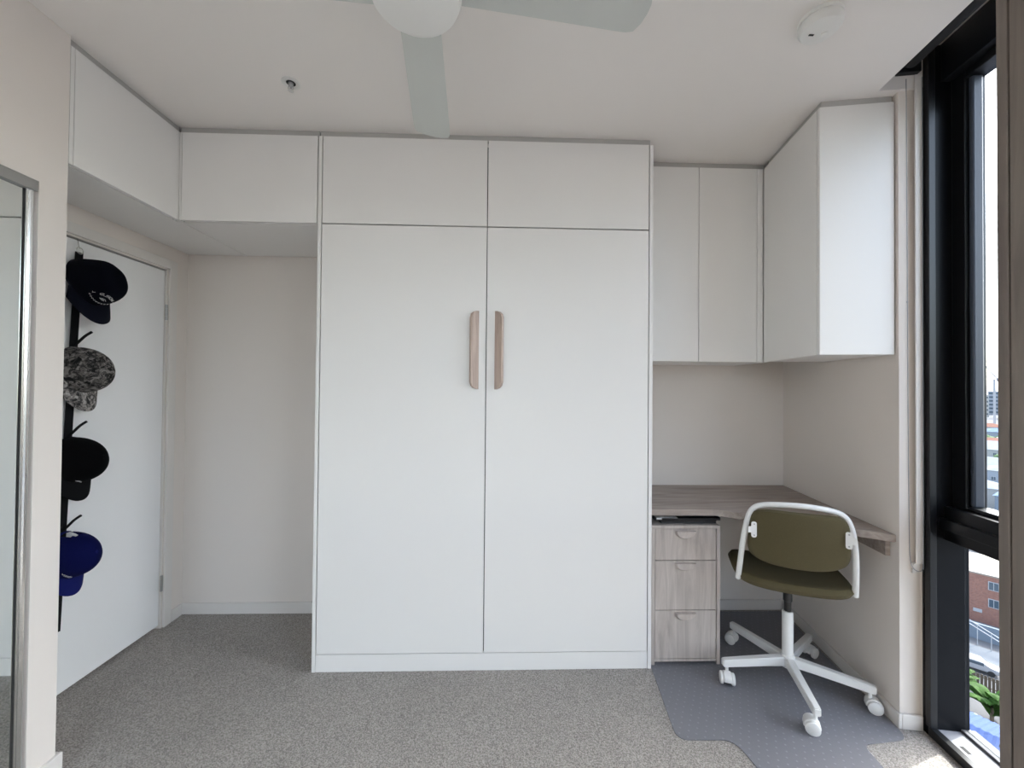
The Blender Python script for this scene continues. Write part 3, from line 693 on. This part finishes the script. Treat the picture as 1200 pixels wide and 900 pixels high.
def cap(name, label, mat, pos, scale=1.0, tilt=0.0, turn=0.0, roll_=0.0, logo=None, boxy=.95, H=.116, slack=0.0, gaparc=False):
    """cap in its own frame: x width, y forwards to the bill, z up to the button; hung bill down against the door"""
    base = Matrix(((0, 0, 1, 0), (-1, 0, 0, 0), (0, -1, 0, 0), (0, 0, 0, 1)))   # local x->-Y, y->-Z, z->+X
    m = Matrix.Translation(pos) @ Matrix.Rotation(turn, 4, 'Z') @ Matrix.Rotation(tilt, 4, 'Y') @ base @ Matrix.Rotation(roll_, 4, 'Z') @ Matrix.Scale(scale, 4)
    root = thing(name, label, 'cap', m, 'caps on the door rack')
    def surf(th, q):      # th: 0 = front (+y); q 0 rim .. 1 button
        c, s = math.cos(th), math.sin(th)
        a = .083; bb = .100 if c > 0 else .096
        ph = q*PI/2
        front = max(0, c)
        e = 1-.0*front
        rad = math.cos(ph)**(boxy-.06*front)
        z = H*math.sin(ph)**(1.0-.12*front)
        x = a*s*rad; y = bb*c*rad + .012*math.sin(ph)
        k = 1+slack*.02*math.sin(5*th+q*7)
        return Vector((x*k, y*k, z))
    nT, nQ = 48, 14
    bm = bmesh.new(); G = {}
    for i in range(nT):
        for j in range(nQ): 
            G[i, j] = bm.verts.new(surf(2*PI*i/nT, j/nQ))
    topv = bm.verts.new(surf(0, 1.0))
    for i in range(nT):
        i2 = (i+1) % nT; th = 2*PI*(i+.5)/nT
        for j in range(nQ-1):
            back = abs(th-PI)
            if gaparc and j >= 1 and j < 5 and back < .42*math.sqrt(max(0, 1-((j-1)/4.2)**2)): continue
            bm.faces.new((G[i, j], G[i2, j], G[i2, j+1], G[i, j+1]))
        bm.faces.new((G[i, nQ-1], G[i2, nQ-1], topv))
    # cloth thickness
    r = bmesh.ops.solidify(bm, geom=list(bm.faces), thickness=.0022)
    obj('crown', bm, mat, root, smooth=True)
    bm = bmesh.new(); lathe(bm, [(0, H+.0005), (.008, H+.0002), (.007, H+.004), (0, H+.006)], 14, Matrix.Translation((0, .012, 0))); obj('button', bm, mat, root, smooth=True)
    # bill
    bm = bmesh.new(); nB, nR = 20, 8; T_, B_ = {}, {}
    for i in range(nB+1):
        th = math.radians(-74+148*i/nB)
        p0 = surf(th, 0)
        for j in range(nR+1):
            q = j/nR; ln = .078*max(.0, math.cos(th*.98))**.55
            d = Vector((math.sin(th)*.02, 1, 0)).normalized()
            p = p0*1.005+d*ln*q
            p.z = .003-.026*(p.x/.083)**2*(.4+.6*q)-.006*q*q
            T_[i, j] = bm.verts.new(p+Vector((0, 0, .0018))); B_[i, j] = bm.verts.new(p-Vector((0, 0, .0018)))
    for i in range(nB):
        for j in range(nR):
            bm.faces.new((T_[i, j], T_[i+1, j], T_[i+1, j+1], T_[i, j+1])); bm.faces.new((B_[i, j], B_[i, j+1], B_[i+1, j+1], B_[i+1, j]))
        for j in (0, nR): bm.faces.new((T_[i, j], T_[i+1, j], B_[i+1, j], B_[i, j]))
    for j in range(nR):
        for i in (0, nB): bm.faces.new((T_[i, j], T_[i, j+1], B_[i, j+1], B_[i, j]))
    obj('bill', bm, mat, root, smooth=True)
    # rim band strap and inside label
    bm = bmesh.new(); tube(bm, [surf(t, 0)+Vector((0, 0, -.001)) for t in [2*PI*k/40 for k in range(41)]], .0035, 6); obj('rim_band', bm, mat, root, smooth=True)
    if gaparc: box('inside_label', -.03, -.012, -.092, -.0905, .006, .022, M['tag'], root, None)
    # embroidery strokes: list of polylines in (angle, height) on the crown
    if logo:
        bm = bmesh.new()
        for pl in logo:
            tube(bm, [surf(t, q)*1.03 for t, q in pl], .0008, 5)
        obj('embroidery', bm, M['thread'], root)
    return root
def glyphs(word, th0, q0, w, h, bend=0.0):
    """stroke letters laid out on the crown"""
    G = {'W': [[(0, 1), (.25, 0), (.5, .7), (.75, 0), (1, 1)]], 'O': [[(0, .2), (.3, 0), (.7, 0), (1, .2), (1, .8), (.7, 1), (.3, 1), (0, .8), (0, .2)]],
         'R': [[(0, 0), (0, 1), (.8, 1), (1, .75), (.8, .5), (0, .5)], [(.4, .5), (1, 0)]], 'L': [[(0, 1), (0, 0), (.9, 0)]], 'D': [[(0, 0), (0, 1), (.6, 1), (1, .6), (1, .4), (.6, 0), (0, 0)]],
         '-': [[(0, .5), (1, .5)]]}
    out = []; n = len(word)
    for i, c in enumerate(word):
        for pl in G.get(c, []):
            o = []
            for x, y in pl:
                u = (i+x*.75)/n; o.append((th0+(u-.5)*w, q0+y*h+bend*(1-(2*u-1)**2)))
            out.append(o)
    return out
arc = lambda th0, q0, w, b, n=14, d=1: [(th0+w*(k/n-.5), q0+b*(1-(2*k/n-1)**2)) for k in range(n+1)]
LC = .35     # the side of the front panel that faces the room
logo1 = glyphs('WORLD', LC, .30, .66, .06, .05)
logo1 += [[(LC-.15, .245), (LC-.06, .275), (LC+.05, .265), (LC+.13, .24)], [(LC-.10, .235), (LC, .225), (LC+.10, .24)], [(LC-.05, .25), (LC+.05, .25)]]       # small leaping shape
logo1 += [[(LC-.40+.1*k, .19-.05*(1-((k-4)/4)**2)), (LC-.37+.1*k, .165-.05*(1-((k-4)/4)**2)), (LC-.34+.1*k, .185-.05*(1-((k-4)/4)**2))] for k in range(9)]
logo1 += [[(LC-.50, .30), (LC-.46, .25), (LC-.42, .29)], [(LC+.42, .29), (LC+.46, .24), (LC+.5, .27)]]
logo3 = [[(.22, .12), (.32, .16), (.45, .17), (.53, .13)], [(.27, .125), (.37, .145), (.49, .135)]]
L4 = .45; LC4 = L4
logo4 = [[(L4-.0, 0.151), (L4+.08, 0.203), (L4+.06, 0.125), (L4+.02, 0.177)], [(L4+.1, 0.125), (L4+.16, 0.216), (L4+.16, 0.125), (L4+.22, 0.190), (L4+.24, 0.125)], [(L4+.26, 0.138), (L4+.30, 0.190), (L4+.32, 0.125), (L4+.38, 0.177), (L4+.42, 0.138), (L4+.5, 0.164)]]
hk = sx+.004
cap('baseball_cap', 'navy baseball cap with round white embroidered emblem on the door rack', M['navy'], (hk+.046, sy(1.8)+.0, 1.785), 1.06, tilt=-.34, turn=.0, roll_=.0, logo=logo1, boxy=.68, H=.124, slack=1)
cap('baseball_cap', 'grey camouflage baseball cap on the door rack', M['camo'], (hk+.030, sy(1.4)+.0, 1.405), 1.03, tilt=-.22, turn=.05)
cap('baseball_cap', 'plain black baseball cap with tiny white mark on the door rack', M['capblack'], (hk+.030, sy(1.0)+.0, 1.02), 1.0, tilt=-.2, turn=.05, logo=logo3)
cap('baseball_cap', 'royal blue baseball cap with white script on the door rack', M['capblue'], (hk+.028, sy(.6)+.0, .622), .97, tilt=-.18, turn=.05, logo=logo4, gaparc=True)
for z in (1.545, 1.155, .755):
    bm = bmesh.new(); y = sy(z)
    tube(bm, catmull([(sx+.004, y, z-.035), (sx+.02, y, z-.02), (sx+.045, y+.004, z+.008), (sx+.068, y+.008, z+.026)], 5), .0052, 8)
    obj('clip_hook', bm, M['strap'], rk, I4, True)

# ================================================================== OUTSIDE, ABOUT TEN STOREYS BELOW
GZ = -34.0
def polar(az, d, z=GZ):      # az in degrees clockwise from +y
    return Vector((math.sin(math.radians(az))*d, math.cos(math.radians(az))*d, z))
def PM(az, d, z=GZ, rz=0): return Matrix.Translation(polar(az, d, z)) @ Matrix.Rotation(math.radians(-az)+rz, 4, 'Z')   # local +y points away from the room
M['ground'] = plain('street_asphalt', (.11, .11, .115), .95, spec=.1, var=.25, vscale=.06)
M['grassg'] = plain('verge_green', (.09, .13, .05), .95, var=.4, vscale=.2)
def brickmat():
    m, n, b, out = mat_new('red_brick_wall')
    tc = n.nodes.new('ShaderNodeTexCoord'); mp = n.nodes.new('ShaderNodeMapping'); mp.inputs['Rotation'].default_value = (PI/2, 0, 0)
    n.links.new(tc.outputs['Object'], mp.inputs['Vector'])
    t = n.nodes.new('ShaderNodeTexBrick'); t.inputs['Scale'].default_value = 2.2; t.inputs['Color1'].default_value = (.23, .10, .07, 1); t.inputs['Color2'].default_value = (.16, .068, .05, 1); t.inputs['Mortar'].default_value = (.22, .17, .15, 1); t.inputs['Mortar Size'].default_value = .015
    n.links.new(mp.outputs[0], t.inputs['Vector']); n.links.new(t.outputs['Color'], b.inputs['Base Color']); b.inputs['Roughness'].default_value = .9
    return m
M['brick'] = brickmat()
M['render'] = [plain('render_%d' % i, c, .8) for i, c in enumerate([(.27, .27, .265), (.19, .21, .24), (.22, .19, .16), (.12, .145, .18)])]
M['roofs'] = [plain('roof_%d' % i, c, .9, spec=.1, var=.06, vscale=.5) for i, c in enumerate([(.17, .19, .215), (.09, .13, .20), (.15, .07, .05), (.16, .175, .19), (.12, .14, .17)])]
M['pane_far'] = plain('far_window_glass', (.05, .07, .09), .1)
M['whitep'] = plain('far_white_paint', (.30, .30, .31), .8, spec=.1)
M['leaf'] = plain('banana_leaf', (.055, .125, .022), .7, spec=.2, var=.3, vscale=1.5)
M['foliage'] = plain('tree_foliage', (.06, .11, .035), .9, var=.5, vscale=1.2)
M['trunk'] = plain('tree_bark', (.10, .075, .05), .9)
gd = box('street_ground', -60, 3000, -400, 3000, GZ-2, GZ, M['ground']); struct(gd)
# the tower the room belongs to is left out: only its window wall is seen from indoors
def house(label, az, d, w, dep, h, wallm, roofm, rz=0, pitch_=.35, nwin=3, storeys=1, name='house', cat='house', group=None, hip=True):
    r = thing(name, label, cat, PM(az, d, GZ, rz), group)
    box('walls', -w/2, w/2, 0, dep, 0, h, wallm, r, None)
    bm = bmesh.new(); o = .4; rh = dep/2*pitch_
    v = [bm.verts.new(p) for p in ((-w/2-o, -o, h), (w/2+o, -o, h), (w/2+o, dep+o, h), (-w/2-o, dep+o, h), (-w/2+(dep/2 if hip else -o), dep/2, h+rh), (w/2-(dep/2 if hip else -o), dep/2, h+rh))]
    for f in ((0, 1, 5, 4), (2, 3, 4, 5), (1, 2, 5), (3, 0, 4), (3, 2, 1, 0)): bm.faces.new([v[i] for i in f])
    obj('roof', bm, roofm, r)
    for s in range(storeys):
        for k in range(nwin):
            x = -w/2+w*(k+.5)/nwin; z = h*(s+.32)/storeys
            f = box('window', x-.55, x+.55, -.06, .02, z, z+1.25, M['whitep'], r, None)
            boxes('window_pane', [(x-.47, x-.04, -.08, -.061, z+.08, z+1.17), (x+.04, x+.47, -.08, -.061, z+.08, z+1.17)], M['pane_far'], f, None)
    return r
# brick block of flats
bk = thing('brick_building', 'red brick block of flats with white framed windows outside the window', 'building', PM(52, 95, GZ))
box('walls', -9, 12, 0, 11, 0, 7.3, M['brick'], bk, None)
box('parapet', -9.1, 12.1, -.1, 11.1, 7.31, 7.55, M['render'][2], bk, None)
for z in (2.7, 5.3):
    for x in (-6.5, -3.6, .25, 3.2, 6.0, 9.0):
        f = box('window', x-.55, x+.55, -.08, .02, z, z+1.3, M['whitep'], bk, None)
        boxes('window_pane', [(x-.46, x-.04, -.1, -.081, z+.1, z+1.2), (x+.04, x+.46, -.1, -.081, z+.1, z+1.2)], M['pane_far'], f, None)
box('sign_plate', -1.8, -.9, -.06, -.002, 1.5, 2.0, M['whitep'], bk, None)
# long pale shed behind it
sh = thing('warehouse', 'long pale ribbed metal warehouse behind the brick flats', 'building', PM(52, 118, GZ))
box('walls', -22, 24, 0, 30, 0, 7.0, M['render'][0], sh, None)
bm = bmesh.new()
for k in range(46):
    x = -22+k; addbox(bm, x, x+.92, -.3, 30, 7.01, 7.15)
rf = obj('roof_sheets', bm, M['roofs'][0], sh); rf['kind'] = 'stuff'
# sloping ramp with white rail, pale road, car
rp = thing('ramp_railing', 'white sloping ramp railing in front of the brick flats', 'railing', PM(52, 88, GZ))
bm = bmesh.new()
for zz in (.45, .95): tube(bm, [(-5, 0, 3.0+zz), (5, -5, zz)], .07, 6)
obj('rail', bm, M['whitep'], rp)
for k in range(9):
    q = k/8; bm = bmesh.new(); tube(bm, [(-5+10*q, -5*q, 0), (-5+10*q, -5*q, 3.0*(1-q)+.95)], .05, 6); obj('post', bm, M['whitep'], rp)
box('ramp_wall', -7, 7, .2, .6, 0, 2.2, M['render'][3], rp, None)
rd = bmesh.new(); addbox(rd, -40, 40, -2.2, 2.2, .02, .05); o = obj('road', rd, plain('pale_concrete_road', (.12, .13, .145), .95, spec=.1), frame=PM(52, 83.5, GZ)); struct(o)
def car(label, az, d, colm, rz):
    r = thing('parked_car', label, 'car', PM(az, d, GZ+.06, rz))
    bm = bmesh.new()
    prof = [(-2.2, .35), (2.2, .35), (2.25, .8), (1.3, .95), (.7, 1.42), (-1.2, 1.45), (-2.1, .95), (-2.25, .7)]
    A = [bm.verts.new((x, -.85, z)) for x, z in prof]; B = [bm.verts.new((x, .85, z)) for x, z in prof]
    bm.faces.new(A); bm.faces.new(B[::-1])
    for i in range(8): bm.faces.new((A[i], A[(i+1) % 8], B[(i+1) % 8], B[i]))
    bmesh.ops.bevel(bm, geom=list(bm.edges), offset=.08, segments=2, affect='EDGES'); obj('body', bm, colm, r, smooth=True)
    for sy_ in (-.86, .845): box('side_window', -1.1, .8, sy_, sy_+.015, .98, 1.33, M['pane_far'], r, None)
    for x in (-1.4, 1.4):
        for y in (-.88, .7):
            bm = bmesh.new(); lathe(bm, [(0, 0), (.32, 0), (.32, .18), (0, .18)], 16, Matrix.Translation((x, y+.18, .32)) @ Matrix.Rotation(PI/2, 4, 'X')); obj('wheel', bm, M['gap'], r)
car('white car parked on the pale road below the window', 50.9, 78.5, M['whitep'], .1)
fc = thing('paling_fence', 'dark timber paling fence behind the banana plants', 'fence', PM(52, 74, GZ))
boxes('rail', [(-15, 15, -.05, .05, .3, .4), (-15, 15, -.05, .05, 1.3, 1.4)], M['trunk'], fc, None)
pal = None
for k in range(100):
    if pal is None:
        pal = box('paling', -.12, .12, -.10, -.055, 0, 1.7, M['trunk'], fc, None); pal.location = (-15+.15, 0, 0)
    else:
        c = pal.copy(); COL.objects.link(c); c.parent = fc; c.location = (-15+.15+k*.3, 0, 0)
# banana plants
def banana(az, d, hgt, label, n, seed):
    rnd = random.Random(seed)
    r = thing('banana_plant', label, 'plant', PM(az, d, GZ), 'banana plants behind the roofs')
    bm = bmesh.new(); tube(bm, [(0, 0, 0), (.04, 0, hgt*.25), (0, .04, hgt*.5)], [.16, .13, .07], 8); obj('stem', bm, M['trunk'], r, smooth=True)
    for k in range(n):
        zb = hgt*rnd.uniform(.12, .48)
        a = 2*PI*k/n+rnd.uniform(-.3, .3); ln = hgt*rnd.uniform(.42, .6); rise = rnd.uniform(.5, 1.1); wd = rnd.uniform(.45, .62)
        bm = bmesh.new(); rows = []
        for i in range(9):
            q = i/8; x = ln*q*.8; z = zb+ln*(rise*1.5*q-1.0*q*q*rise); w = wd*math.sin(PI*min(1, q*.93+.05))**.7
            rows.append([bm.verts.new((x, -w, z-.12)), bm.verts.new((x, 0, z)), bm.verts.new((x, w, z-.12))])
        for A, B in zip(rows, rows[1:]):
            for j in range(2): bm.faces.new((A[j], A[j+1], B[j+1], B[j]))
        bmesh.ops.solidify(bm, geom=list(bm.faces), thickness=.02)
        bm.transform(Matrix.Rotation(a, 4, 'Z')); obj('leaf', bm, M['leaf'], r, smooth=True)
for i, (az, d, h) in enumerate(((49.9, 70.5, 4.4), (52.0, 67.5, 4.8), (55.0, 71.5, 4.4), (46.4, 69, 4.2), (58.6, 68.5, 4.4))):
    banana(az, d, h, 'tall banana plant with broad arching leaves behind the blue roof', 22, i)
# nearer roofs
house('low house with pale ribbed hip roof beside the banana plants', 49.2, 53, 9, 7, 3.2, M['render'][0], M['roofs'][0], rz=.35, pitch_=.5)
bh = thing('blue_roof_house', 'house with blue corrugated roof and small vents below the window', 'house', PM(54, 47, GZ, -.1))
box('walls', -9, 9, 0, 11, 0, 4.4, M['render'][0], bh, None)
bm = bmesh.new()
for side in (0, 1):
    for k in range(40):
        x = -9.3+k*.465
        ys = (-.5, 5.5) if side == 0 else (5.5, 11.5)
        zs_ = (4.5, 6.6) if side == 0 else (6.6, 4.5)
        q = [bm.verts.new(p) for p in ((x, ys[0], zs_[0]), (x+.23, ys[0], zs_[0]+.09), (x+.465, ys[0], zs_[0]), (x+.465, ys[1], zs_[1]), (x+.23, ys[1], zs_[1]+.09), (x, ys[1], zs_[1]))]
        bm.faces.new((q[0], q[1], q[4], q[5])); bm.faces.new((q[1], q[2], q[3], q[4]))
rf = obj('roof_sheets', bm, plain('blue_corrugated_roof', (.05, .075, .17), .9, spec=.1), bh); rf['kind'] = 'stuff'
for x, y in ((-1.6, 4.2), (2.5, 2.2), (-3.5, 2.6)):
    bm = bmesh.new(); lathe(bm, [(0, 0), (.14, 0), (.14, .5), (.27, .52), (.2, .8), (0, .85)], 14, Matrix.Translation((x, y, 4.6+y*.37))); obj('roof_vent', bm, M['gap'], bh, smooth=True)
bm = bmesh.new(); addbox(bm, -4.6, -3.6, 3.0, 4.4, 5.75, 6.25); obj('skylight', bm, M['whitep'], bh)
# middle distance and far city, down to the horizon
rnd = random.Random(3)
desc = ['pale rendered house', 'blue-grey house', 'tan house', 'slate-blue house']; rdesc = ['silver metal roof', 'blue metal roof', 'terracotta roof', 'light grey roof', 'dark grey roof']
for (az, d, w, dep, h, a, b, rz) in ((51.0, 190, 16, 12, 6, 0, 0, .2), (54.5, 175, 14, 11, 6.5, 3, 1, -.1), (53.4, 208, 12, 10, 9.5, 1, 3, .1), (52.2, 235, 30, 14, 8, 0, 3, .0), (54.2, 257, 16, 12, 7, 2, 2, .3), (48.6, 255, 16, 12, 7, 0, 4, -.2), (53.2, 300, 40, 20, 8, 0, 0, .1), (52.2, 345, 18, 12, 8, 2, 2, .1), (54.0, 362, 22, 15, 9, 0, 3, -.1), (53.0, 420, 22, 14, 9, 1, 1, .2), (51.8, 460, 20, 14, 10, 0, 2, 0), (45.5, 180, 16, 12, 7, 2, 2, .1), (59.8, 215, 18, 12, 7, 0, 4, .1), (48.8, 340, 20, 14, 8, 1, 3, 0), (56.5, 330, 22, 13, 8, 2, 2, .2)):
    house('%s with %s, %s' % (desc[a], rdesc[b], {255: 'turned away from the window', 190: 'first behind the warehouse', 175: 'wide and near the warehouse', 208: 'tall and narrow', 235: 'long and low', 257: 'among the nearer roofs', 300: 'very long like a shed', 345: 'in front of the trees', 362: 'beside the tree row', 420: 'behind the tree row', 460: 'small near the skyline', 180: 'off to the left of the shed', 215: 'off to the right of the shed', 330: 'far off to the right'}.get(d, 'far off')), az, d, w, dep, h, M['render'][a], M['roofs'][b], rz=rz, storeys=2 if h > 7.5 else 1, nwin=4, group='houses of the suburb')
tproto = None
TREES = [(53.1, 392), (52.0, 385), (54.8, 405), (50.9, 392), (56.4, 402), (49.6, 396), (48.0, 392), (55.0, 450), (52.5, 510), (51.2, 520), (54.6, 515), (53.5, 560), (52.9, 290), (55.4, 280), (45.8, 280), (46.0, 245), (57.8, 285), (58.4, 405), (50.0, 545), (56.0, 545)]
for k, (az, d) in enumerate(TREES):
    s = rnd.uniform(.8, 1.4)
    if tproto is None:
        tproto = thing('street_tree', 'round dark green street tree among the distant roofs', 'tree', PM(53.1, 395, GZ), 'street trees in the suburb')
        bm = bmesh.new(); tube(bm, [(0, 0, 0), (0, 0, 4)], .3, 7); obj('trunk', bm, M['trunk'], tproto)
        bm = bmesh.new()
        for j in range(7):
            c = Vector((rnd.uniform(-2.6, 2.6), rnd.uniform(-2.6, 2.6), rnd.uniform(4.5, 8.5))); bmesh.ops.create_icosphere(bm, subdivisions=2, radius=rnd.uniform(1.8, 2.8), matrix=Matrix.Translation(c))
        for v in bm.verts: v.co += Vector((rnd.uniform(-.25, .25), rnd.uniform(-.25, .25), rnd.uniform(-.25, .25)))
        obj('crown', bm, M['foliage'], tproto)
    else:
        c = tproto.copy(); COL.objects.link(c); c.matrix_world = PM(az, d, GZ, rnd.random()*6) @ Matrix.Scale(s, 4)
        for ch_ in tproto.children:
            e = ch_.copy(); COL.objects.link(e); e.parent = c
for k, (az, d, w, h) in enumerate(((51.5, 900, 30, 38), (52.2, 1000, 26, 44), (53.0, 850, 34, 34), (53.8, 950, 24, 47), (54.8, 1050, 30, 40), (50.2, 950, 30, 40), (48.0, 1000, 34, 42), (57, 980, 30, 44))):
    r = thing('office_tower', 'hazy blue-grey city block on the skyline', 'building', PM(az, d, GZ), 'skyline blocks')
    w *= .45; h *= .86
    box('walls', -w/2, w/2, 0, 14, 0, h, M['render'][k % 4], r, None)
    for q in range(int(h/6)): box('window_band', -w/2+1, w/2-1, -.3, -.05, 3+q*6, 5.6+q*6, M['pane_far'], r, None)
cr = thing('tower_crane', 'thin tower crane standing over the far roofs', 'crane', PM(52.25, 480, GZ))
bm = bmesh.new(); addbox(bm, -.7, .7, -.7, .7, 0, 46); obj('mast', bm, M['whitep'], cr)
bm = bmesh.new(); tube(bm, [(2, 0, 45), (-10, 0, 66)], .45, 4); obj('jib', bm, M['whitep'], cr)
bm = bmesh.new(); addbox(bm, 1, 6, -1, 1, 44, 46.5); obj('counterweight', bm, M['render'][3], cr)
